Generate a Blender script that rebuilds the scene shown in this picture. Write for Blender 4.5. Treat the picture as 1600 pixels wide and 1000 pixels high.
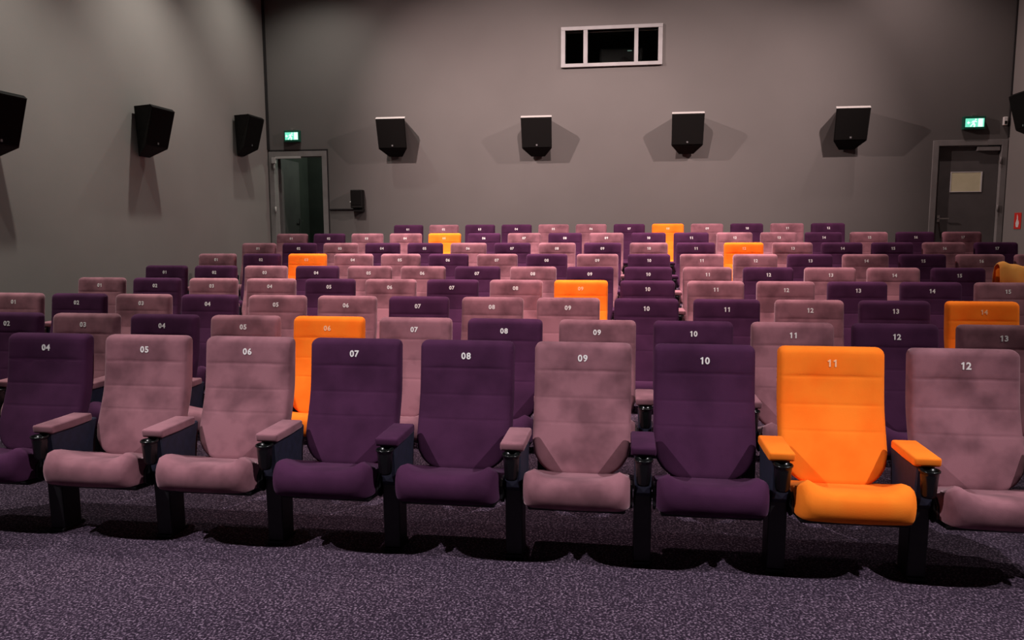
import bpy, bmesh, math, random
from mathutils import Vector, Matrix

for o in list(bpy.data.objects):
    bpy.data.objects.remove(o, do_unlink=True)
scene = bpy.context.scene
C = scene.collection
rnd = random.Random(7)
R = math.radians

# ------------------------------------------------------------------ camera
CAM_H = 1.5
F_PX = 1213.94
PIT, YAW, ROLL = R(6.7433), R(8.3411), R(-0.2285)
cy, sy = math.cos(YAW), math.sin(YAW)
fw = Vector((-sy * math.cos(PIT), cy * math.cos(PIT), -math.sin(PIT)))
rt0 = Vector((cy, sy, 0)); up0 = rt0.cross(fw)
rt = math.cos(ROLL) * rt0 + math.sin(ROLL) * up0
up = -math.sin(ROLL) * rt0 + math.cos(ROLL) * up0
cd = bpy.data.cameras.new('camera')
cd.sensor_width = 36.0
cd.lens = F_PX / 1600 * 36.0
cam = bpy.data.objects.new('camera', cd); C.objects.link(cam)
m = Matrix((rt, up, -fw)).transposed().to_4x4(); m.translation = Vector((0, 0, CAM_H))
cam.matrix_world = m
scene.camera = cam

# ------------------------------------------------------------------ world, exposure
w = bpy.data.worlds.new('world'); scene.world = w; w.use_nodes = True
w.node_tree.nodes['Background'].inputs[0].default_value = (0.006, 0.006, 0.006, 1)
w.node_tree.nodes['Background'].inputs[1].default_value = 1.0
vs = scene.view_settings
vs.view_transform = 'Standard'; vs.look = 'None'; vs.gamma = 1.0; vs.exposure = 0.0
vs.use_curve_mapping = False

# ------------------------------------------------------------------ ceiling downlights and added fill spots
WALL_L, WALL_R, WALL_B, WALL_F, CEIL = -6.0, 5.55, 12.6, -5.0, 6.05
SIDE = (1.0, 0.95, 0.88)
PINK = (1.0, 0.76, 0.74)
COOL = (1.0, 0.93, 0.96)
def add_spot(x, y, energy, color=SIDE, cone=104, blend=0.7, radius=0.05, aim=None):
    l = bpy.data.lights.new('house_or_fill_spot', 'SPOT')
    l.energy = energy; l.color = color; l.spot_size = R(cone); l.spot_blend = blend
    l.shadow_soft_size = radius
    o = bpy.data.objects.new('house_or_fill_spot', l); C.objects.link(o)
    o.location = (x, y, CEIL - 0.06)
    if aim is not None:
        o.rotation_euler = (Vector(aim) - o.location).to_track_quat('-Z', 'Y').to_euler()
    return o
# left column and right column of the house lights
for y, e, k in ((11.3, 210, 122), (9.1, 500, 96), (6.6, 640, 85), (4.1, 640, 84)):
    add_spot(-4.9, y, e, SIDE, cone=k, blend=0.85)
for y, e, k in ((6.6, 260, 88), (4.1, 480, 84)):
    add_spot(4.4, y, e, SIDE, cone=k)
# front pair turned towards the middle of the front row
add_spot(-4.6, 0.8, 1650, COOL, cone=50, blend=1.0, aim=(-0.8, 2.8, 0.1))
add_spot(4.2, 0.8, 1650, COOL, cone=54, blend=1.0, aim=(-0.4, 2.8, 0.1))
# unseen fill pair added to brighten the middle and rear rows
add_spot(-2.6, 3.2, 860, PINK, cone=62, blend=1.0, aim=(-1.3, 7.2, 1.0))
add_spot(1.2, 3.2, 880, PINK, cone=58, blend=1.0, aim=(0.1, 7.0, 1.0))
# two spots turned towards the middle of the back wall
add_spot(-4.9, 9.4, 1750, PINK, cone=90, blend=1.0, aim=(0.9, 12.6, 0.2))
add_spot(4.4, 9.4, 1450, PINK, cone=84, blend=1.0, aim=(-0.8, 12.6, 0.3))
add_spot(-0.6, 8.8, 1000, PINK, cone=84, blend=1.0, aim=(-0.6, 12.6, 0.9))  # unseen fill spot added to soften the speakers' side shadows
# row of wall washers close to the back wall
for x, e in ((-3.9, 70), (-1.5, 55), (0.95, 50), (3.9, 215)):
    add_spot(x, 11.55, e, PINK, cone=128, blend=1.0)
# lights straight above the seat rows
for x, y, e in ((-2.4, 9.9, 1900), (0.7, 9.9, 1900), (-2.4, 7.6, 1900), (0.7, 7.6, 1900), (-0.8, 5.9, 900)):
    add_spot(x, y, e, PINK, cone=58, blend=1.0)

# ------------------------------------------------------------------ materials
def mat(name, col, rough=0.6, metal=0.0, spec=0.5, emit=None, estr=0.0, sheen=0.0, sheen_tint=None):
    mt = bpy.data.materials.new(name); mt.use_nodes = True
    b = mt.node_tree.nodes['Principled BSDF']
    b.inputs['Base Color'].default_value = (*col, 1)
    b.inputs['Roughness'].default_value = rough
    b.inputs['Metallic'].default_value = metal
    b.inputs['Specular IOR Level'].default_value = spec
    if sheen:
        b.inputs['Sheen Weight'].default_value = sheen
        b.inputs['Sheen Roughness'].default_value = 0.45
        b.inputs['Sheen Tint'].default_value = (*(sheen_tint or col), 1)
    if emit:
        b.inputs['Emission Color'].default_value = (*emit, 1)
        b.inputs['Emission Strength'].default_value = estr
    return mt

def noise_mix(mt, c1, c2, scale, detail=3.0, lo=0.35, hi=0.65, bump=0.0, bump_scale=None, per_object=False, bump_dist=0.01):
    nt = mt.node_tree; N = nt.nodes; L = nt.links
    b = N['Principled BSDF']
    tc = N.new('ShaderNodeTexCoord')
    src = tc.outputs['Object']
    if per_object:
        oi = N.new('ShaderNodeObjectInfo')
        add = N.new('ShaderNodeVectorMath'); add.operation = 'ADD'
        mul = N.new('ShaderNodeVectorMath'); mul.operation = 'SCALE'
        comb = N.new('ShaderNodeCombineXYZ')
        for i in range(3): L.new(oi.outputs['Random'], comb.inputs[i])
        L.new(comb.outputs[0], mul.inputs[0]); mul.inputs['Scale'].default_value = 37.0
        L.new(src, add.inputs[0]); L.new(mul.outputs[0], add.inputs[1])
        src = add.outputs[0]
    n = N.new('ShaderNodeTexNoise'); n.inputs['Scale'].default_value = scale; n.inputs['Detail'].default_value = detail
    L.new(src, n.inputs['Vector'])
    rp = N.new('ShaderNodeValToRGB')
    rp.color_ramp.elements[0].position = lo; rp.color_ramp.elements[0].color = (*c1, 1)
    rp.color_ramp.elements[1].position = hi; rp.color_ramp.elements[1].color = (*c2, 1)
    L.new(n.outputs['Fac'], rp.inputs['Fac'])
    L.new(rp.outputs['Color'], b.inputs['Base Color'])
    if bump:
        n2 = N.new('ShaderNodeTexNoise'); n2.inputs['Scale'].default_value = bump_scale or scale; n2.inputs['Detail'].default_value = 4
        L.new(src, n2.inputs['Vector'])
        bp = N.new('ShaderNodeBump'); bp.inputs['Strength'].default_value = bump; bp.inputs['Distance'].default_value = bump_dist
        L.new(n2.outputs['Fac'], bp.inputs['Height']); L.new(bp.outputs['Normal'], b.inputs['Normal'])
    return mt

M = {}
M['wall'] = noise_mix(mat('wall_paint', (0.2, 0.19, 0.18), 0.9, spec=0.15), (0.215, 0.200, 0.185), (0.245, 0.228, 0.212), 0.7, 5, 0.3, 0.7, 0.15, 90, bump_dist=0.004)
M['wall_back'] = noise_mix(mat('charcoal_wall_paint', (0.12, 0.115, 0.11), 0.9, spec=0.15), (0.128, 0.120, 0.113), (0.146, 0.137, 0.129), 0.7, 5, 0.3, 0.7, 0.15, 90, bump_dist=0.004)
M['ceiling'] = mat('ceiling_paint', (0.03, 0.03, 0.03), 0.95)
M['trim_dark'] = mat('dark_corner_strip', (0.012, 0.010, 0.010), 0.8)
M['black'] = noise_mix(mat('black_plastic', (0.006, 0.006, 0.007), 0.45), (0.005, 0.005, 0.006), (0.010, 0.010, 0.011), 14, 2, 0.3, 0.7)
M['gloss_black'] = mat('glossy_black_plastic', (0.004, 0.005, 0.005), 0.25)
M['navy'] = noise_mix(mat('navy_side_panel', (0.008, 0.009, 0.025), 0.7), (0.007, 0.008, 0.022), (0.011, 0.012, 0.033), 30, 2)
M['speaker'] = noise_mix(mat('speaker_cabinet', (0.008, 0.0075, 0.007), 0.75, spec=0.2), (0.007, 0.0065, 0.006), (0.011, 0.010, 0.009), 20, 2)
M['grille'] = mat('speaker_grille', (0.007, 0.0065, 0.006), 0.9, spec=0.1)
M['speaker_highlight'] = mat('painted_top_highlight', (0.36, 0.35, 0.33), 0.5)  # pale colour paints the highlight along the speakers' top front edge
M['badge'] = mat('badge_metal', (0.25, 0.25, 0.25), 0.4, metal=0.6)
M['frame'] = noise_mix(mat('grey_frame_paint', (0.20, 0.19, 0.18), 0.6), (0.19, 0.18, 0.17), (0.23, 0.22, 0.21), 5, 3)
M['door'] = noise_mix(mat('grey_door_paint', (0.10, 0.095, 0.09), 0.6), (0.095, 0.088, 0.085), (0.115, 0.107, 0.103), 4, 3)
M['window_frame'] = noise_mix(mat('pale_window_frame', (0.6, 0.58, 0.56), 0.5), (0.285, 0.285, 0.280), (0.325, 0.325, 0.320), 5, 2)
M['steel'] = mat('brushed_steel', (0.45, 0.44, 0.42), 0.35, metal=0.9)
M['light_grey'] = mat('light_grey_paint', (0.42, 0.41, 0.39), 0.5)
M['booth'] = mat('dark_booth_paint', (0.02, 0.02, 0.02), 0.9)
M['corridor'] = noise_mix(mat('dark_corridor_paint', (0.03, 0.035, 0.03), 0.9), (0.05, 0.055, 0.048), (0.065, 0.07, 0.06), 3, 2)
M['white'] = mat('white_plastic', (0.75, 0.74, 0.70), 0.5)
M['paper'] = noise_mix(mat('yellowed_paper', (0.5, 0.46, 0.3), 0.7), (0.74, 0.70, 0.44), (0.80, 0.76, 0.50), 6, 3)
M['red'] = mat('red_sign', (0.65, 0.03, 0.02), 0.5)
M['number'] = mat('white_number_print', (0.85, 0.82, 0.80), 0.7)
M['exit_housing'] = mat('green_sign_housing', (0.01, 0.10, 0.06), 0.4)
M['exit_panel'] = mat('lit_green_sign_panel', (0.05, 0.5, 0.35), 0.4, emit=(0.20, 0.85, 0.58), estr=0.9)
M['exit_mark'] = mat('lit_white_pictogram', (0.8, 0.9, 0.85), 0.4, emit=(0.72, 1.0, 0.90), estr=1.0)
M['projector'] = mat('projector_body', (0.04, 0.045, 0.042), 0.5)
M['led'] = mat('projector_indicator', (0.1, 0.2, 0.15), 0.4, emit=(0.4, 0.6, 0.5), estr=0.25)
g = bpy.data.materials.new('window_glass'); g.use_nodes = True
gb = g.node_tree.nodes['Principled BSDF']
gb.inputs['Base Color'].default_value = (0.9, 0.93, 0.92, 1); gb.inputs['Roughness'].default_value = 0.03
gb.inputs['Transmission Weight'].default_value = 1.0; gb.inputs['IOR'].default_value = 1.1
M['glass'] = g

def velvet(name, c1, c2, sheen, tint):
    mt = mat(name, c1, 0.95, spec=0.08, sheen=sheen, sheen_tint=tint)
    noise_mix(mt, c1, c2, 6.0, 3, 0.34, 0.60, 0.25, 260, per_object=True, bump_dist=0.002)
    return mt
M['mauve'] = velvet('mauve_velvet', (0.152, 0.066, 0.081), (0.278, 0.123, 0.148), 0.35, (0.85, 0.58, 0.64))
M['purple'] = velvet('deep_purple_velvet', (0.043, 0.0127, 0.037), (0.060, 0.0178, 0.051), 0.10, (0.6, 0.35, 0.6))
M['orange'] = velvet('bright_orange_velvet', (1.0, 0.19, 0.014), (1.0, 0.235, 0.020), 0.16, (1.0, 0.5, 0.15))
M['cloth'] = velvet('orange_cloth', (1.0, 0.32, 0.05), (1.0, 0.42, 0.10), 0.5, (1.0, 0.7, 0.3))

# speckled carpet
def carpet():
    mt = mat('speckled_carpet', (0.05, 0.045, 0.06), 1.0, spec=0.05, sheen=0.15, sheen_tint=(0.7, 0.65, 0.8))
    nt = mt.node_tree; N = nt.nodes; L = nt.links; b = N['Principled BSDF']
    tc = N.new('ShaderNodeTexCoord')
    n1 = N.new('ShaderNodeTexNoise'); n1.inputs['Scale'].default_value = 105; n1.inputs['Detail'].default_value = 2.5
    n2 = N.new('ShaderNodeTexNoise'); n2.inputs['Scale'].default_value = 2.2; n2.inputs['Detail'].default_value = 3
    v = N.new('ShaderNodeTexVoronoi'); v.inputs['Scale'].default_value = 120
    for n in (n1, n2, v): L.new(tc.outputs['Object'], n.inputs['Vector'])
    r1 = N.new('ShaderNodeValToRGB')
    e = r1.color_ramp.elements
    e[0].position = 0.38; e[0].color = (0.014, 0.008, 0.016, 1)
    e[1].position = 0.66; e[1].color = (0.222, 0.162, 0.215, 1)
    e.new(0.52).color = (0.050, 0.031, 0.051, 1)
    mx = N.new('ShaderNodeMath'); mx.operation = 'MULTIPLY_ADD'
    L.new(v.outputs['Distance'], mx.inputs[0]); mx.inputs[1].default_value = -0.18
    L.new(n1.outputs['Fac'], mx.inputs[2])
    ad = N.new('ShaderNodeMath'); ad.operation = 'ADD'; ad.inputs[1].default_value = 0.07
    L.new(mx.outputs[0], ad.inputs[0]); L.new(ad.outputs[0], r1.inputs['Fac'])
    r2 = N.new('ShaderNodeValToRGB')
    r2.color_ramp.elements[0].position = 0.3; r2.color_ramp.elements[0].color = (0.85, 0.85, 0.9, 1)
    r2.color_ramp.elements[1].position = 0.7; r2.color_ramp.elements[1].color = (1, 0.98, 1, 1)
    L.new(n2.outputs['Fac'], r2.inputs['Fac'])
    mm = N.new('ShaderNodeMixRGB'); mm.blend_type = 'MULTIPLY'; mm.inputs[0].default_value = 1
    L.new(r1.outputs['Color'], mm.inputs[1]); L.new(r2.outputs['Color'], mm.inputs[2])
    L.new(mm.outputs[0], b.inputs['Base Color'])
    bp = N.new('ShaderNodeBump'); bp.inputs['Strength'].default_value = 0.5; bp.inputs['Distance'].default_value = 0.006
    L.new(n1.outputs['Fac'], bp.inputs['Height']); L.new(bp.outputs['Normal'], b.inputs['Normal'])
    return mt
M['carpet'] = carpet()

# ------------------------------------------------------------------ mesh helpers
def mesh_from(name, verts, faces, smooth=False):
    me = bpy.data.meshes.new(name); me.from_pydata([tuple(v) for v in verts], [], faces); me.update()
    bm = bmesh.new(); bm.from_mesh(me); bmesh.ops.recalc_face_normals(bm, faces=bm.faces); bm.to_mesh(me); bm.free()
    if smooth:
        for p in me.polygons: p.use_smooth = True
    return me

def link(name, me, material, parent=None, loc=None, rot=None):
    """one mesh object; the material sits on the object so alike pieces share mesh data"""
    if len(me.materials) == 0: me.materials.append(None)
    o = bpy.data.objects.new(name, me); C.objects.link(o)
    o.material_slots[0].link = 'OBJECT'; o.material_slots[0].material = material
    if parent is not None: o.parent = parent
    if loc is not None: o.location = loc
    if rot is not None: o.rotation_euler = rot
    return o

def tag(o, label=None, cat=None, group=None, kind=None):
    if label: o['label'] = label
    if cat: o['category'] = cat
    if group: o['group'] = group
    if kind: o['kind'] = kind
    return o

def empty(name, loc=(0, 0, 0), rz=0.0):
    o = bpy.data.objects.new(name, None); C.objects.link(o)
    o.location = loc; o.rotation_euler = (0, 0, rz); o.empty_display_size = 0.1
    return o

def box(x0, x1, y0, y1, z0, z1, bevel=0.0, seg=2, smooth=False, name='box'):
    bm = bmesh.new(); bmesh.ops.create_cube(bm, size=1)
    for v in bm.verts:
        v.co = Vector((x0 + (v.co.x + .5) * (x1 - x0), y0 + (v.co.y + .5) * (y1 - y0), z0 + (v.co.z + .5) * (z1 - z0)))
    if bevel:
        bmesh.ops.bevel(bm, geom=bm.edges[:], offset=bevel, segments=seg, affect='EDGES', profile=0.5)
    me = bpy.data.meshes.new(name); bm.to_mesh(me); bm.free()
    if smooth or bevel:
        for p in me.polygons: p.use_smooth = bool(smooth)
    return me

def multi_box(boxes, bevel=0.0):
    bm = bmesh.new()
    for b in boxes:
        me = box(*b, bevel=bevel); bm.from_mesh(me); bpy.data.meshes.remove(me)
    me = bpy.data.meshes.new('boxes'); bm.to_mesh(me); bm.free()
    return me

def lathe(profile, n=20, smooth=True):
    """profile of (r, z), turned about z; r = 0 closes the end"""
    vs_, fs = [], []
    rings = []
    for r, z in profile:
        if r <= 1e-6:
            vs_.append((0, 0, z)); rings.append([len(vs_) - 1])
        else:
            rings.append([len(vs_) + i for i in range(n)])
            for i in range(n):
                a = 2 * math.pi * i / n; vs_.append((r * math.cos(a), r * math.sin(a), z))
    for a, b in zip(rings, rings[1:]):
        for i in range(n):
            j = (i + 1) % n
            if len(a) == 1: fs.append((a[0], b[i], b[j]))
            elif len(b) == 1: fs.append((a[i], a[j], b[0]))
            else: fs.append((a[i], a[j], b[j], b[i]))
    return mesh_from('lathe', vs_, fs, smooth)

def loft(rings, cap=True, smooth=True, name='loft'):
    n = len(rings[0]); vs_ = [p for r in rings for p in r]; fs = []
    for k in range(len(rings) - 1):
        for i in range(n):
            j = (i + 1) % n
            fs.append((k * n + i, k * n + j, (k + 1) * n + j, (k + 1) * n + i))
    if cap:
        fs.append(tuple(range(n))[::-1]); fs.append(tuple((len(rings) - 1) * n + i for i in range(n)))
    return mesh_from(name, vs_, fs, smooth)

def prism(poly, y0, y1):
    """polygon in (x, z) extruded from y0 to y1"""
    n = len(poly)
    v = [(x, y0, z) for x, z in poly] + [(x, y1, z) for x, z in poly]
    f = [tuple(range(n)), tuple(range(n, 2 * n))[::-1]] + [(i, (i + 1) % n, n + (i + 1) % n, n + i) for i in range(n)]
    return mesh_from('prism', v, f)

def wall_with_holes(u0, u1, z0, z1, holes, y0, y1):
    """wall in the xz plane between y0 and y1 with rectangular openings and their reveals"""
    us = sorted({u0, u1, *[h[0] for h in holes], *[h[1] for h in holes]})
    zs = sorted({z0, z1, *[h[2] for h in holes], *[h[3] for h in holes]})
    def solid(i, j):
        if i < 0 or j < 0 or i >= len(us) - 1 or j >= len(zs) - 1: return False
        cu, cz = (us[i] + us[i + 1]) / 2, (zs[j] + zs[j + 1]) / 2
        return not any(h[0] < cu < h[1] and h[2] < cz < h[3] for h in holes)
    v, f = [], []
    def quad(*p):
        k = len(v); v.extend(p); f.append((k, k + 1, k + 2, k + 3))
    for i in range(len(us) - 1):
        for j in range(len(zs) - 1):
            if not solid(i, j): continue
            a, b, c, d = us[i], us[i + 1], zs[j], zs[j + 1]
            quad((a, y0, c), (b, y0, c), (b, y0, d), (a, y0, d))
            quad((a, y1, c), (a, y1, d), (b, y1, d), (b, y1, c))
            if not solid(i - 1, j): quad((a, y0, c), (a, y0, d), (a, y1, d), (a, y1, c))
            if not solid(i + 1, j): quad((b, y0, c), (b, y1, c), (b, y1, d), (b, y0, d))
            if not solid(i, j - 1): quad((a, y0, c), (a, y1, c), (b, y1, c), (b, y0, c))
            if not solid(i, j + 1): quad((a, y0, d), (b, y0, d), (b, y1, d), (a, y1, d))
    me = bpy.data.meshes.new('wall'); me.from_pydata(v, [], f); me.update()
    bm = bmesh.new(); bm.from_mesh(me); bmesh.ops.remove_doubles(bm, verts=bm.verts, dist=1e-5)
    bmesh.ops.recalc_face_normals(bm, faces=bm.faces); bm.to_mesh(me); bm.free()
    return me

# ------------------------------------------------------------------ seating plan
P = 0.58                                   # seat pitch
FL = -0.008                                # level of the flat front floor
#        x of seat 10, y of the backrest top, floor level, first seat number, colours
ROWS = [
    (0.3779, 3.788, 0.000, 4,  'PMMPPMPOM'),
    (0.4101, 4.806, FL,    2,  'PMPMOMPMPMPM'),
    (0.1542, 5.839, 0.036, 1,  'MPMPMMPMMPPMPO'),
    (0.1891, 6.879, 0.100, 1,  'MPMMPMPMOPMMPPM'),
    (0.2216, 7.913, 0.168, 1,  'PPMPMMPMPPMPMMPO'),
    (0.2579, 8.942, 0.263, 1,  'MPOMMPMPMPMMPMPMM'),
    (0.2833, 9.997, 0.371, 1,  'MPMPPMPMPMPOMPPMP'),
    (0.3062, 11.023, 0.490, 1, 'MPMMOPMPMPPMMPMPM'),
    (1.7834, 12.104, 0.616, 1, 'PMPPMMPOMPMP'),
]
TOPZ = ROWS[-1][2]

# ------------------------------------------------------------------ setting: floor, walls, ceiling
prof = [(WALL_F, FL)]
for (x10, D, z, k0, cols) in ROWS[2:]:
    prof += [(D - 0.78, prof[-1][1]), (D - 0.78, z)]
prof += [(WALL_B + 2.2, TOPZ)]
v, f = [], []
for y, z in prof: v += [(WALL_L - 0.2, y, z), (WALL_R + 0.2, y, z)]
for i in range(len(prof) - 1): f.append((2 * i, 2 * i + 1, 2 * i + 3, 2 * i + 2))
n0 = len(v)
v += [(WALL_L - 0.2, WALL_F, -0.3), (WALL_R + 0.2, WALL_F, -0.3), (WALL_L - 0.2, WALL_B + 2.2, -0.3), (WALL_R + 0.2, WALL_B + 2.2, -0.3)]
f += [(n0, n0 + 1, n0 + 3, n0 + 2), (0, 1, n0 + 1, n0),
      (n0 - 2, n0 - 1, n0 + 3, n0 + 2), tuple(range(0, n0, 2)) + (n0 + 2, n0), tuple(range(1, n0, 2)) + (n0 + 3, n0 + 1)]
tag(link('floor', mesh_from('floor', v, f), M['carpet']), 'dark purple speckled carpet floor rising in low steps under the seats', kind='structure')

DOORL = (-5.90, -5.03, TOPZ, 2.715)        # openings in the back wall: x0, x1, z0, z1
DOORR = (4.58, 5.47, TOPZ, 2.70)
WIN = (-0.99, 0.455, 4.055, 4.56)
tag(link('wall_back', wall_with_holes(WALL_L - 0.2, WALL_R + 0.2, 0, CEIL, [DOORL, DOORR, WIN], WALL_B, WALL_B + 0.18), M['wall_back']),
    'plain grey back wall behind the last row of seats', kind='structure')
tag(link('wall_left', box(WALL_L - 0.2, WALL_L, WALL_F, WALL_B, -0.1, CEIL), M['wall']), 'plain grey side wall on the left', kind='structure')
tag(link('wall_right', box(WALL_R, WALL_R + 0.2, WALL_F, WALL_B, -0.1, CEIL), M['wall']), 'plain grey side wall at the right edge', kind='structure')
tag(link('wall_front', box(WALL_L - 0.2, WALL_R + 0.2, WALL_F - 0.2, WALL_F, -0.1, CEIL), M['wall']), 'wall behind the viewer', kind='structure')
tag(link('ceiling', box(WALL_L - 0.2, WALL_R + 0.2, WALL_F - 0.2, WALL_B + 2.2, CEIL, CEIL + 0.1), M['ceiling']), 'dark ceiling', kind='structure')
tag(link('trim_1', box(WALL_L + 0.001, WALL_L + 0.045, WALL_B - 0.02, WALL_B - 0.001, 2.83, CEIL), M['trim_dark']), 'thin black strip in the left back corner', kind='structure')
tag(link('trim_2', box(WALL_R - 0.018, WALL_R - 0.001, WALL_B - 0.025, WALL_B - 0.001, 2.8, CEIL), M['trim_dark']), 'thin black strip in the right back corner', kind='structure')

# dark corridor behind the open door, booth behind the window
def plank(name, label, b, mt): tag(link(name, box(*b), M[mt]), label, kind='structure')
yb = WALL_B + 0.18
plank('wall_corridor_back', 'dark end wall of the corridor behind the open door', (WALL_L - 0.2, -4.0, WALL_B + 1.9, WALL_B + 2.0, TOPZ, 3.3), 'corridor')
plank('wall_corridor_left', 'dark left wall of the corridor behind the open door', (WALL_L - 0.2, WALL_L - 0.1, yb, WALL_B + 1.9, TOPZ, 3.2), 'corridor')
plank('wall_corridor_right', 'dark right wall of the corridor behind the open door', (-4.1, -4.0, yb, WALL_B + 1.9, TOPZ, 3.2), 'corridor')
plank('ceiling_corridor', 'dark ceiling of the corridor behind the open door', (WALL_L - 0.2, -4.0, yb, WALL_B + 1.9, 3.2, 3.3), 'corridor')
plank('wall_booth_back', 'dark wall of the booth behind the window', (-1.9, 1.4, WALL_B + 1.6, WALL_B + 1.7, 3.5, 5.4), 'booth')
plank('wall_booth_left', 'dark left wall of the booth behind the window', (-2.0, -1.9, yb, WALL_B + 1.7, 3.5, 5.4), 'booth')
plank('wall_booth_right', 'dark right wall of the booth behind the window', (1.4, 1.5, yb, WALL_B + 1.7, 3.5, 5.4), 'booth')
plank('ceiling_booth', 'dark ceiling of the booth behind the window', (-2.0, 1.5, yb, WALL_B + 1.7, 5.4, 5.5), 'booth')
plank('floor_booth', 'dark floor of the booth behind the window', (-2.0, 1.5, yb, WALL_B + 1.7, 3.4, 3.5), 'booth')
l = bpy.data.lights.new('corridor_fill', 'POINT'); l.energy = 24; l.color = (0.85, 1.0, 0.85); l.shadow_soft_size = 0.08  # unseen fill light added to lift the dark corridor
o = bpy.data.objects.new('corridor_fill', l); C.objects.link(o); o.location = (-4.5, WALL_B + 1.2, 3.05)

# ------------------------------------------------------------------ door_1: open door at the left
def door_frame(o, hole, wd, top, y_front):
    x0, x1, z0, z1 = hole
    link('frame_post', box(x0 - wd, x0 + 0.012, y_front, WALL_B + 0.16, z0, z1 + top, 0.004), M['frame'], o)
    link('frame_post', box(x1 - 0.012, x1 + wd, y_front, WALL_B + 0.16, z0, z1 + top, 0.004), M['frame'], o)
    link('frame_head', box(x0 + 0.012, x1 - 0.012, y_front, WALL_B + 0.16, z1 - 0.012, z1 + top, 0.004), M['frame'], o)

def lever(parent, x, z, y, side, mtl):
    h = link('handle', multi_box([(x - 0.02, x + 0.02, y - 0.008, y, z - 0.05, z + 0.05),
                                  (x - 0.009, x + 0.009, y - 0.055, y - 0.008, z - 0.009, z + 0.009),
                                  (min(x, x + side * 0.12) - 0.009, max(x, x + side * 0.12) + 0.009, y - 0.068, y - 0.05, z - 0.010, z + 0.010)], 0.003), mtl, parent)
    return h

d1 = empty('door_1', (0, 0, 0)); tag(d1, 'open grey door in the left back corner leading to a dark corridor', kind='structure')
door_frame(d1, DOORL, 0.075, 0.075, WALL_B - 0.02)
# black gap above the frame head
link('shadow_gap', box(DOORL[0] - 0.075, DOORL[1] + 0.095, WALL_B - 0.012, WALL_B - 0.001, DOORL[3] + 0.077, DOORL[3] + 0.105), M['trim_dark'], d1)
link('shadow_gap', box(DOORL[1] + 0.077, DOORL[1] + 0.095, WALL_B - 0.012, WALL_B - 0.001, TOPZ, DOORL[3] + 0.077), M['trim_dark'], d1)
# leaf local: hinge on the z axis, leaf runs +x, opened to nearly a right angle
leafM = box(0.0, 0.84, -0.022, 0.022, TOPZ + 0.01, DOORL[3] - 0.02, 0.003)
leaf = link('door_leaf', leafM, M['door'], d1, (DOORL[0] + 0.035, WALL_B + 0.16, 0), (0, 0, R(93)))
lever(leaf, 0.78, TOPZ + 1.03, -0.022, -1, M['steel'])
link('lock_plate', box(0.755, 0.805, -0.026, -0.022, TOPZ + 0.55, TOPZ + 0.97, 0.002), M['steel'], leaf)
for hz in (0.28, 1.15, 1.87):
    link('hinge', lathe([(0, 0), (0.014, 0), (0.014, 0.11), (0, 0.11)], 12), M['light_grey'], d1, (DOORL[0] + 0.02, WALL_B - 0.03, TOPZ + hz))
link('door_closer', multi_box([(DOORL[0] + 0.05, DOORL[0] + 0.50, WALL_B - 0.05, WALL_B - 0.022, DOORL[3] - 0.045, DOORL[3] - 0.01),
                               (DOORL[0] - 0.01, DOORL[0] + 0.06, WALL_B - 0.06, WALL_B - 0.022, DOORL[3] - 0.12, DOORL[3] - 0.02)], 0.004), M['light_grey'], d1)

# ------------------------------------------------------------------ door_2: closed door at the right
d2 = empty('door_2', (0, 0, 0)); tag(d2, 'closed dark grey door in the right back corner with a paper notice', kind='structure')
door_frame(d2, DOORR, 0.07, 0.07, WALL_B - 0.02)
leaf2 = link('door_leaf', box(DOORR[0] + 0.016, DOORR[1] - 0.016, WALL_B + 0.05, WALL_B + 0.094, TOPZ + 0.01, DOORR[3] - 0.016, 0.003), M['door'], d2)
lever(leaf2, DOORR[0] + 0.08, TOPZ + 1.0, WALL_B + 0.05, 1, M['steel'])
link('door_closer', multi_box([(DOORR[1] - 0.34, DOORR[1] - 0.03, WALL_B - 0.01, WALL_B + 0.05, DOORR[3] - 0.09, DOORR[3] - 0.03),
                               (DOORR[1] - 0.60, DOORR[1] - 0.20, WALL_B - 0.012, WALL_B + 0.01, DOORR[3] - 0.022, DOORR[3] - 0.014)], 0.004), M['frame'], d2)
for hz in (0.25, 1.1, 1.8):
    link('hinge', lathe([(0, 0), (0.012, 0), (0.012, 0.1), (0, 0.1)], 12), M['frame'], d2, (DOORR[1] - 0.02, WALL_B - 0.03, TOPZ + hz))
pn = empty('notice', (5.02, WALL_B + 0.048, 2.16)); tag(pn, 'yellowed paper notice on the closed grey door at right', 'notice')
link('sheet', box(-0.215, 0.215, -0.004, 0.0, -0.145, 0.145), M['paper'], pn)
link('border', multi_box([(-0.22, 0.22, -0.007, 0.0, 0.14, 0.15), (-0.22, 0.22, -0.007, 0.0, -0.15, -0.14),
                          (-0.22, -0.21, -0.007, 0.0, -0.14, 0.14), (0.20, 0.22, -0.007, 0.0, -0.14, 0.14)]), M['white'], pn)

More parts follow.
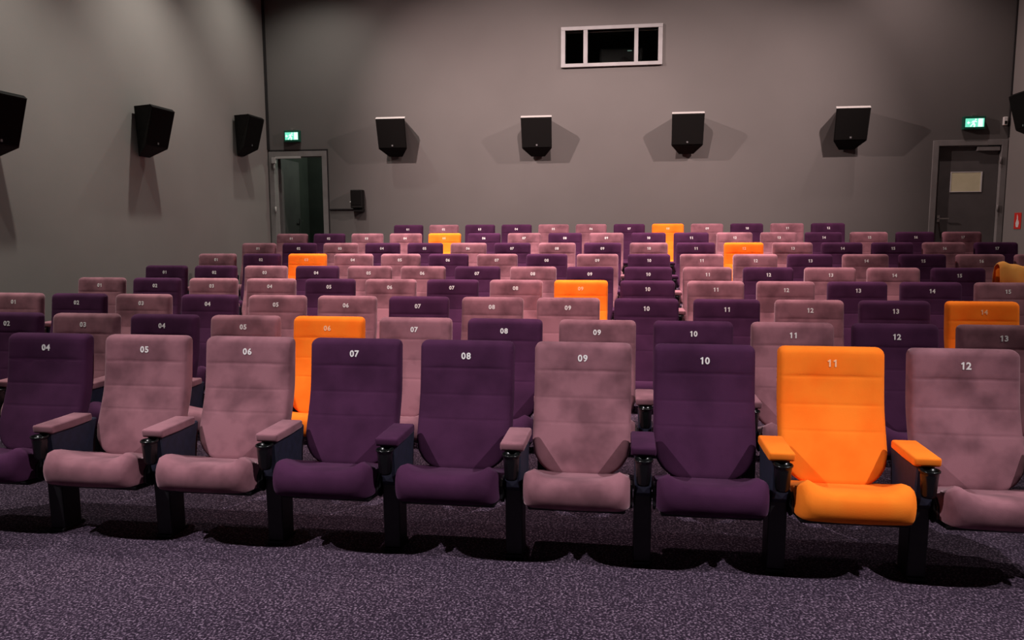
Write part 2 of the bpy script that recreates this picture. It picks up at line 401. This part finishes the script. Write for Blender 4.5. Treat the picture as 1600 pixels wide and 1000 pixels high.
# ------------------------------------------------------------------ window_1: projection booth window
wn = empty('window_1', (0, 0, 0)); tag(wn, 'pale framed projection booth window with three dark panes high on the back wall', kind='structure')
X0, X1, Z0, Z1 = WIN
fy0, fy1 = WALL_B - 0.03, WALL_B + 0.10
link('frame_head', box(X0 - 0.06, X1 + 0.06, fy0, fy1, Z1, Z1 + 0.055, 0.004), M['window_frame'], wn)
link('frame_sill', box(X0 - 0.06, X1 + 0.06, fy0 - 0.01, fy1, Z0 - 0.055, Z0, 0.004), M['window_frame'], wn)
link('frame_post', box(X0 - 0.06, X0 + 0.005, fy0, fy1, Z0, Z1, 0.004), M['window_frame'], wn)
link('frame_post', box(X1 - 0.005, X1 + 0.06, fy0, fy1, Z0, Z1, 0.004), M['window_frame'], wn)
MU = ((-0.70, -0.635), (0.085, 0.145))
for a, b in MU: link('mullion', box(a, b, fy0, fy1, Z0, Z1, 0.004), M['window_frame'], wn)
for a, b in ((X0 + 0.005, MU[0][0]), (MU[0][1], MU[1][0]), (MU[1][1], X1 - 0.005)):
    link('pane', box(a, b, WALL_B + 0.04, WALL_B + 0.05, Z0, Z1), M['glass'], wn)
pj = empty('projector', (-0.12, WALL_B + 0.95, 3.5)); tag(pj, 'dim film projector behind the booth window', 'projector')
link('body', box(-0.35, 0.35, -0.3, 0.4, 0.45, 0.92, 0.03), M['projector'], pj)
link('lens', lathe([(0, 0), (0.09, 0), (0.09, 0.18), (0.075, 0.19), (0.07, 0.15), (0, 0.15)], 20), M['projector'], pj, (0.05, -0.3, 0.66), (R(90), 0, 0))
link('stand', box(-0.2, 0.2, -0.2, 0.3, 0.0, 0.45, 0.01), M['projector'], pj)
link('indicator', box(0.10, 0.17, -0.306, -0.298, 0.86, 0.875), M['led'], pj)
link('indicator', box(0.12, 0.22, -0.306, -0.298, 0.57, 0.60), M['led'], pj)

# ------------------------------------------------------------------ exit signs
def exit_sign(x, z, label, wd=0.27, ht=0.19):
    o = empty('exit_sign', (x, WALL_B, z)); tag(o, label, 'exit sign', 'lit exit signs over the back doors')
    link('housing', box(-wd / 2, wd / 2, -0.075, -0.001, -ht / 2, ht / 2, 0.006), M['exit_housing'], o)
    a, b = wd / 2 - 0.022, ht / 2 - 0.034
    pnl = link('panel', box(-a, a, -0.080, -0.074, -b, b), M['exit_panel'], o)
    # running figure, arrow and doorway in lit white
    link('doorway_mark', multi_box([(0.046, 0.108, -0.083, -0.079, -0.058, 0.058)]), M['exit_mark'], pnl)
    run = [(-0.052, -0.06), (-0.030, -0.028), (-0.012, -0.034), (-0.016, -0.062), (0.004, -0.062), (0.010, -0.024), (-0.008, -0.006),
           (0.002, 0.014), (0.026, 0.004), (0.030, 0.014), (0.000, 0.032), (-0.034, 0.026), (-0.050, 0.002), (-0.040, -0.004), (-0.028, 0.012),
           (-0.022, 0.008), (-0.034, -0.012), (-0.066, -0.052)]
    link('running_figure', prism(run, -0.083, -0.079), M['exit_mark'], pnl)
    link('figure_head', lathe([(0, 0), (0.012, 0), (0.012, 0.004), (0, 0.004)], 12, False), M['exit_mark'], pnl, (0.010, -0.079, 0.046), (R(90), 0, 0))
    arrow = [(-0.108, 0.0), (-0.086, 0.026), (-0.086, 0.010), (-0.066, 0.010), (-0.066, -0.010), (-0.086, -0.010), (-0.086, -0.026)]
    link('arrow', prism(arrow, -0.083, -0.079), M['exit_mark'], pnl)
    link('bracket', box(-0.03, 0.03, -0.05, -0.001, ht / 2, ht / 2 + 0.03, 0.003), M['steel'], o)
    return o
exit_sign(-5.53, 3.035, 'small lit green exit sign above the open door at left')
exit_sign(5.04, 3.01, 'lit green exit sign above the closed door at right', 0.30, 0.19)

# ------------------------------------------------------------------ small wall fittings
o = empty('wall_box', (-4.42, WALL_B, 1.99)); tag(o, 'small black box on the back wall right of the open door', 'wall box')
link('case', box(-0.10, 0.10, -0.14, -0.001, -0.15, 0.15, 0.012), M['speaker'], o)
link('grille', box(-0.085, 0.085, -0.146, -0.139, -0.10, 0.135, 0.003), M['grille'], o)
link('knob', lathe([(0, 0), (0.016, 0), (0.014, 0.02), (0, 0.022)], 12), M['white'], o, (-0.101, -0.09, -0.05), (0, R(-90), 0))
link('lower_shelf', box(-0.06, 0.10, -0.11, -0.001, -0.21, -0.15, 0.006), M['speaker'], o)
tag(link('cable_conduit', box(DOORL[1] + 0.10, -4.49, WALL_B - 0.02, WALL_B - 0.001, 1.815, 1.835, 0.004), M['trim_dark']),
    'thin black conduit running from the open door to the small black box', 'conduit')
o = empty('wall_sensor', (5.475, WALL_B, 3.03)); tag(o, 'tiny white sensor in the corner beside the right exit sign', 'sensor')
link('case', box(-0.028, 0.028, -0.05, -0.001, -0.06, 0.06, 0.008), M['white'], o)
link('lens', box(-0.018, 0.018, -0.056, -0.049, -0.045, 0.0, 0.004), M['gloss_black'], o)
o = empty('fire_sign', (WALL_R, 12.15, 1.575), R(-90)); tag(o, 'small red fire safety sign on the right wall', 'sign')
link('plate', box(-0.10, 0.10, -0.008, -0.001, -0.115, 0.115, 0.002), M['red'], o)
flame = [(-0.03, -0.09), (0.03, -0.09), (0.052, -0.04), (0.035, 0.01), (0.02, -0.015), (0.012, 0.05), (-0.015, 0.095), (-0.012, 0.03), (-0.045, -0.03)]
link('flame_mark', prism(flame, -0.011, -0.007), M['white'], o)

# ------------------------------------------------------------------ loudspeakers
def speaker_meshes():
    # (depth from wall, z, half width) of the cabinet outline; the rear is narrower than the front
    A = [(0.03, 0.0, 0.15), (0.30, 0.0, 0.240), (0.325, -0.03, 0.242), (0.205, -0.485, 0.236), (0.03, -0.60, 0.11)]
    v = [(-h, -d, z) for d, z, h in A] + [(h, -d, z) for d, z, h in A]
    n = 5
    f = [tuple(range(n)), tuple(range(n, 2 * n))[::-1]] + [(i, (i + 1) % n, n + (i + 1) % n, n + i) for i in range(n)]
    cab = mesh_from('speaker_cabinet', v, f)
    def on_face(t, off):  # along the sloping front
        return -(0.325 + (0.205 - 0.325) * t) - off, -0.03 + (-0.485 + 0.03) * t
    gv, gf = [], []
    for off in (-0.003, 0.010):
        for t, hw in ((0.03, 0.228), (0.97, 0.224)):
            y, z = on_face(t, off); gv += [(-hw, y, z), (hw, y, z)]
    gf = [(0, 1, 3, 2), (4, 5, 7, 6), (0, 1, 5, 4), (2, 3, 7, 6), (0, 2, 6, 4), (1, 3, 7, 5)]
    gr = mesh_from('speaker_grille', gv, gf)
    tr = mesh_from('speaker_highlight', [(-0.240, -0.296, 0.004), (0.240, -0.296, 0.004), (0.242, -0.331, -0.028), (-0.242, -0.331, -0.028),
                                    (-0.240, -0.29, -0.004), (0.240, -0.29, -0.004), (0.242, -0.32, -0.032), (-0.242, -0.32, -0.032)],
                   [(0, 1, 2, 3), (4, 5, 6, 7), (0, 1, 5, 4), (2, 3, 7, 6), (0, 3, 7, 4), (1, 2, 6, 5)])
    y, z = on_face(0.90, 0.010)
    bd = box(-0.012, 0.012, y - 0.004, y + 0.002, z - 0.012, z + 0.012)
    br = multi_box([(-0.06, 0.06, -0.05, -0.001, -0.45, -0.10), (-0.05, 0.05, -0.008, -0.001, -0.50, -0.05)])
    return cab, gr, tr, bd, br
SPK = speaker_meshes()
def speaker(x, y, z, rz, label, group, trim='grille'):  # edge strip stays dark unless the painted highlight is passed in
    o = empty('wall_speaker', (x, y, z), rz); tag(o, label, 'speaker', group)
    for nm, me, mt in zip(('cabinet', 'grille', 'top_edge_strip', 'badge', 'wall_bracket'), SPK, ('speaker', 'grille', trim, 'badge', 'black')):
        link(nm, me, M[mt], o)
BW = 'black loudspeakers on the back wall'
speaker(-3.755, WALL_B, 3.27, 0, 'black wall speaker on the back wall nearest the open door', BW, 'speaker_highlight')
speaker(-1.41, WALL_B, 3.235, 0, 'black wall speaker on the back wall left of the booth window', BW, 'speaker_highlight')
speaker(0.905, WALL_B, 3.235, 0, 'black wall speaker on the back wall just right of the booth window', BW, 'speaker_highlight')
speaker(3.275, WALL_B, 3.257, 0, 'black wall speaker on the back wall nearest the closed door', BW, 'speaker_highlight')
LW = 'black loudspeakers on the left wall'
speaker(WALL_L, 6.62, 2.77, R(90), 'black wall speaker cut off by the left edge of the view', LW)
speaker(WALL_L, 9.11, 3.00, R(90), 'black wall speaker in the middle of the left wall', LW)
speaker(WALL_L, 11.60, 3.235, R(90), 'black wall speaker on the left wall closest to the back corner', LW)
speaker(WALL_R, 11.70, 3.30, R(-90), 'black wall speaker on the right wall at the right edge', None)

# ------------------------------------------------------------------ seat meshes (origin on the floor below the backrest top; faces -y)
def back_line(d):
    """centre line of the backrest d metres below its top: upright headrest, reclined lower part"""
    y, z, q, st = 0.012, 0.940, 0.0, 0.005
    while q < d - 1e-9:
        h = min(st, d - q); e = min(1, max(0, (q - 0.17) / 0.22)); e = e * e * (3 - 2 * e)
        a = R(6.0 + 16.5 * e); y -= math.sin(a) * h; z -= math.cos(a) * h; q += h
    return y, z

def backrest_mesh():
    W, T, L = 0.2365, 0.040, 0.645
    top_z, top_y, lean = 0.940, 0.015, 0.19
    seams = (0.135, 0.265, 0.385)                     # measured down from the top
    ss = set()
    for i in range(13): ss.add(round(L * i / 12, 4))
    for d in seams:
        for e in (-0.014, -0.006, 0.0, 0.006, 0.014): ss.add(round(L - d + e, 4))
    for a in (0.004, 0.012, 0.024, 0.04, 0.065, 0.09): ss.add(a)
    for a in (0.003, 0.009, 0.018, 0.030): ss.add(round(L - a, 4))
    ss = sorted(ss)
    Rb, Rt, Re = 0.16, 0.032, 0.030
    rings = []
    for s in ss:
        hw = W
        if s < Rb: hw = W - Rb + math.sqrt(max(0, Rb * Rb - (Rb - s) ** 2)) * 1.0
        if L - s < Rt: hw = W - Rt + math.sqrt(max(0, Rt * Rt - (Rt - (L - s)) ** 2))
        ht = T
        for q in (s, L - s):
            if q < Re: ht = min(ht, T - Re + math.sqrt(max(0, Re * Re - (Re - q) ** 2)))
        cyy, cz = back_line(L - s)
        ring = []
        rc = min(0.026, ht * 0.95)
        def front(x):
            u = x / W
            d = ht + 0.010 * (abs(u) ** 2.5) * math.sin(math.pi * min(1, max(0, s / L))) ** 0.5 + 0.020 * math.sin(math.pi * min(1, (s + 0.02) / (L * 0.75))) * (1 - u * u) * (1 if s < L * 0.75 else 0)
            for q in seams:
                fade = 1.0 if abs(u) < 0.8 else max(0.0, 1 - (abs(u) - 0.8) / 0.15)
                d -= (0.0034 if q < 0.2 else 0.0022) * fade * math.exp(-((s - (L - q)) / 0.0055) ** 2)
            for sx in (-1, 1):
                d -= 0.006 * math.exp(-((x - sx * 0.10) / 0.03) ** 2 - ((s - (L - seams[0])) / 0.03) ** 2)
            return d
        nx = 15
        xs = [-(hw - rc) + 2 * (hw - rc) * i / (nx - 1) for i in range(nx)]
        for x in xs: ring.append((x, cyy - front(x), cz))
        fe = front(hw - rc)
        for a in (30, 60):
            ring.append((hw - rc + rc * math.sin(R(a)), cyy - fe + rc * (1 - math.cos(R(a))), cz))
        ring.append((hw, cyy - fe + rc, cz))
        for a in (0, 45, 90):
            r2 = min(0.02, ht * 0.5)
            ring.append((hw - r2 + r2 * math.cos(R(a)), cyy + ht - r2 + r2 * math.sin(R(a)), cz))
        ring.append((0, cyy + ht + 0.0, cz))
        for a in (90, 45, 0):
            ring.append((-(hw - r2 + r2 * math.cos(R(a))), cyy + ht - r2 + r2 * math.sin(R(a)), cz))
        ring.append((-hw, cyy - fe + rc, cz))
        for a in (60, 30):
            ring.append((-(hw - rc + rc * math.sin(R(a))), cyy - fe + rc * (1 - math.cos(R(a))), cz))
        rings.append(ring)
    return loft(rings, name='backrest')

def cushion_mesh():
    W = 0.2335
    # closed outline in (y, z), front at -y; tilted up towards the front
    base = [(-0.10, 0.320), (-0.20, 0.344), (-0.30, 0.368), (-0.40, 0.394), (-0.46, 0.412), (-0.50, 0.422), (-0.530, 0.420), (-0.551, 0.407), (-0.562, 0.386),
            (-0.566, 0.360), (-0.564, 0.335), (-0.556, 0.310), (-0.542, 0.292), (-0.52, 0.285), (-0.43, 0.275), (-0.30, 0.252), (-0.15, 0.228), (-0.095, 0.235), (-0.08, 0.27)]
    cyc, czc = -0.36, 0.335
    rings = []
    us = [-1, -0.985, -0.955, -0.90, -0.80, -0.65, -0.45, -0.2, 0, 0.2, 0.45, 0.65, 0.80, 0.90, 0.955, 0.985, 1]
    for u in us:
        a = abs(u); e = max(0, (a - 0.86) / 0.14); sh = 0.026 * (1 - math.sqrt(max(0, 1 - e * e)))
        ring = []
        for y, z in base:
            dy, dz = y - cyc, z - czc; ln = math.hypot(dy, dz)
            y2, z2 = y - dy / ln * sh, z - dz / ln * sh
            topw = 1 if z > 0.31 + (-(y + 0.1)) * 0.22 else 0
            bol = 0.034 * math.exp(-((a - 0.80) / 0.16) ** 2) - 0.006
            frontw = min(1, max(0, (-y - 0.12) / 0.35))
            z2 += topw * bol * frontw
            if y < -0.48: y2 -= 0.018 * (1 - u * u) - 0.034 * max(0, (a - 0.80) / 0.20) ** 2.2
            ring.append((u * W, y2, z2))
        rings.append(ring)
    return loft(rings, name='seat_cushion')

def stretch_prism(outline, x0, x1):
    n = len(outline)
    v = [(x0, y, z) for y, z in outline] + [(x1, y, z) for y, z in outline]
    f = [tuple(range(n)), tuple(range(n, 2 * n))[::-1]] + [(i, (i + 1) % n, n + (i + 1) % n, n + i) for i in range(n)]
    return mesh_from('prism', v, f)

def bevelled(me, off, seg=2, smooth=True):
    bm = bmesh.new(); bm.from_mesh(me)
    bmesh.ops.bevel(bm, geom=bm.edges[:], offset=off, segments=seg, affect='EDGES', profile=0.5)
    bm.to_mesh(me); bm.free()
    for p in me.polygons: p.use_smooth = smooth
    return me

ME = {}
ME['backrest'] = backrest_mesh()
ME['cushion'] = cushion_mesh()
ME['pan'] = bevelled(stretch_prism([(-0.525, 0.287), (-0.10, 0.240), (-0.12, 0.215), (-0.48, 0.255)], -0.215, 0.215), 0.006, 1, False)
pad_out = [(-0.455, 0.550), (-0.16, 0.548), (-0.16, 0.508), (-0.30, 0.506), (-0.450, 0.510)]
ME['pad'] = bevelled(stretch_prism(pad_out, -0.055, 0.055), 0.011, 3)
ME['panel'] = bevelled(stretch_prism([(-0.435, 0.512), (-0.10, 0.510), (-0.14, 0.270), (-0.36, 0.270), (-0.42, 0.33)], -0.036, 0.036), 0.006, 1, False)
ME['cup'] = lathe([(0, -0.115), (0.024, -0.115), (0.030, -0.10), (0.036, -0.02), (0.037, -0.008), (0.041, -0.006), (0.042, 0.0), (0.040, 0.003), (0.034, 0.001), (0.032, -0.02), (0.026, -0.08), (0, -0.082)], 22)
ME['pedestal'] = bevelled(stretch_prism([(-0.405, 0.34), (-0.27, 0.34), (-0.27, -0.006), (-0.395, -0.006)], -0.039, 0.039), 0.008, 2, False)
ME['foot'] = box(-0.0395, 0.0395, -0.405, -0.255, -0.008, 0.010, 0.003)
ME['hinge'] = bevelled(stretch_prism([(-0.45, 0.345), (-0.42, 0.372), (-0.36, 0.372), (-0.32, 0.33), (-0.34, 0.265), (-0.40, 0.255), (-0.455, 0.29)], -0.006, 0.006), 0.002, 1, False)

NUM = {}
ONE = [(-0.0005, -0.0195), (0.0075, -0.0195), (0.0075, 0.0195), (0.0015, 0.0195), (-0.0085, 0.0115), (-0.0055, 0.0065), (-0.0005, 0.0100)]
def glyph(ch):
    """one digit as a thin raised shape in the xy plane, about 39 mm tall"""
    if ch == '1':
        n = len(ONE)
        v = [(x, y, -0.001) for x, y in ONE] + [(x, y, 0.001) for x, y in ONE]
        f = [tuple(range(n))[::-1], tuple(range(n, 2 * n))] + [(i, (i + 1) % n, n + (i + 1) % n, n + i) for i in range(n)]
        return mesh_from('digit', v, f)
    cu = bpy.data.curves.new('digit', 'FONT'); cu.body = ch; cu.size = 0.054; cu.align_x = 'CENTER'; cu.align_y = 'CENTER'
    cu.extrude = 0.001; cu.offset = 0.0016; cu.resolution_u = 3
    t = bpy.data.objects.new('digit', cu); C.objects.link(t)
    dg = bpy.context.evaluated_depsgraph_get(); dg.update()
    me = bpy.data.meshes.new_from_object(t.evaluated_get(dg))
    bpy.data.objects.remove(t); bpy.data.curves.remove(cu)
    ys = [q.co.y for q in me.vertices]; xs = [q.co.x for q in me.vertices]
    cx_, cy_, k = (max(xs) + min(xs)) / 2, (max(ys) + min(ys)) / 2, 0.0395 / (max(ys) - min(ys))
    for q in me.vertices: q.co.x = (q.co.x - cx_) * k; q.co.y = (q.co.y - cy_) * k
    return me
def number_mesh(s):
    if s not in NUM:
        bm = bmesh.new()
        for i, ch in enumerate(s):
            if ch not in NUM: NUM[ch] = glyph(ch)
            k = len(bm.verts); bm.from_mesh(NUM[ch]); bm.verts.ensure_lookup_table()
            for q in bm.verts[k:]: q.co.x += (i - 0.5) * 0.0300
        for q in bm.verts: q.co.x *= 0.86; q.co.y *= 0.86
        me = bpy.data.meshes.new('digits'); bm.to_mesh(me); bm.free(); me.materials.clear()
        NUM[s] = me
    return NUM[s]

COLN = {'M': 'mauve', 'P': 'purple', 'O': 'orange'}
ORD = ['', 'first', 'second', 'third', 'fourth', 'fifth', 'sixth', 'seventh', 'eighth', 'ninth', 'tenth', 'eleventh', 'twelfth', 'thirteenth',
       'fourteenth', 'fifteenth', 'sixteenth', 'seventeenth']
NUMW = ['', 'one', 'two', 'three', 'four', 'five', 'six', 'seven', 'eight', 'nine', 'ten', 'eleven', 'twelve', 'thirteen', 'fourteen', 'fifteen', 'sixteen', 'seventeen']
ROWN = ['front row', 'second row', 'third row', 'fourth row', 'fifth row', 'sixth row', 'seventh row', 'eighth row', 'last row by the back wall']

def arm(t, x, col, small):
    link('arm_pad', ME['pad'], M[col], t, (x, 0, 0))
    link('arm_panel', ME['panel'], M['navy'], t, (x, 0, 0))
    link('cup_holder', ME['cup'], M['gloss_black'], t, (x, -0.472, 0.504))
    pd = link('pedestal', ME['pedestal'], M['black'], t, (x, 0, 0))
    if not small: link('foot_plate', ME['foot'], M['black'], pd)

def seat(x, y, z, col, num, label, group, arms, small):
    t = empty('cinema_seat', (x, y, z)); tag(t, label, 'seat', group)
    c = M[COLN[col]]
    b = link('backrest', ME['backrest'], c, t)
    link('seat_number', number_mesh(num), M['number'] if col != 'O' else M['number_orange'], b, (0, back_line(0.072)[0] - 0.0415, back_line(0.072)[1]), (R(84), 0, 0))
    link('seat_cushion', ME['cushion'], c, t)
    if not small:
        link('seat_pan', ME['pan'], M['black'], t)
        for s in (-1, 1): link('hinge_bracket', ME['hinge'], M['black'], t, (s * 0.239, 0, 0))
    for side, ac in arms: arm(t, side * P / 2, COLN[ac], small)
    return t
M['number_orange'] = mat('pale_orange_number_print', (1.0, 0.62, 0.35), 0.7)

FRONT_ARMS = {4: 'P', 5: 'M', 6: 'M', 7: 'M', 8: 'P', 9: 'M', 10: 'P', 11: 'O'}
for r, (x10, D, z, k0, cols) in enumerate(ROWS):
    n = len(cols)
    for i, col in enumerate(cols):
        k = k0 + i
        cn = COLN[col] + ' velvet'
        if r <= 4: label = f'{cn} cinema seat numbered {NUMW[k]} in the {ROWN[r]}' + ('' if r == 0 else ' from the front')
        elif r < 8: label = f'{cn} cinema seat, {ORD[k]} from the left end of the {ROWN[r]}'
        else: label = f'{cn} cinema seat, {ORD[k]} from the left in the {ROWN[r]}'
        if r == 0:
            arms = [(-1, FRONT_ARMS[k])] if k in FRONT_ARMS else []
            if k == 11: arms.append((1, 'O'))
            if k == 12: arms.append((1, 'M'))
        else:
            arms = [(-1, col)]
            if col == 'P' and i > 0 and cols[i - 1] == 'M' and (i + r) % 2: arms = [(-1, 'M')]
            if i == n - 1: arms.append((1, col))
        seat(x10 + (k - 10) * P, D, z, col, f'{k:02d}', label, f'cinema seats in the {ROWN[r]}', arms, r >= 5)

# ------------------------------------------------------------------ orange cloth over a seat of the fifth row
sx, sD, sz = ROWS[4][0] + 6 * P, ROWS[4][1], ROWS[4][2]
prof = [(-0.066, 0.80), (-0.062, 0.86), (-0.052, 0.915), (-0.035, 0.952), (0.0, 0.968), (0.035, 0.965), (0.066, 0.94), (0.078, 0.88), (0.080, 0.80)]
nu = 28
v, f = [], []
for lay in (0, 1):
    for i in range(nu + 1):
        u = i / nu; x = -0.235 + 0.50 * u
        wv = 0.022 * math.sin(u * 9.5 + 0.4) + 0.010 * math.sin(u * 23)
        for j, (y, zz) in enumerate(prof):
            q = j / (len(prof) - 1); crest = math.sin(math.pi * q)
            k = 0.007 * lay
            v.append((x, y * (1 + k * 6) + 0.008 * math.sin(u * 14 + j), zz + k + wv * crest + 0.03 * crest * (u > 0.35) * math.sin((u - 0.35) * 4) - 0.03 * math.sin(u * 6) * (q < 0.15)))
m_ = len(prof); tot = (nu + 1) * m_
for i in range(nu):
    for j in range(m_ - 1):
        a = i * m_ + j
        f.append((a, a + 1, a + m_ + 1, a + m_)); f.append((tot + a, tot + a + m_, tot + a + m_ + 1, tot + a + 1))
for i in range(nu):
    for j in (0, m_ - 1):
        a = i * m_ + j; f.append((a, a + m_, tot + a + m_, tot + a))
for j in range(m_ - 1):
    for i in (0, nu):
        a = i * m_ + j; f.append((a, a + 1, tot + a + 1, tot + a))
tag(link('draped_cloth', mesh_from('draped_cloth', v, f, True), M['cloth'], None, (sx, sD, sz)),
    'crumpled orange cloth over the seat top at the right edge of the fifth row', 'cloth')
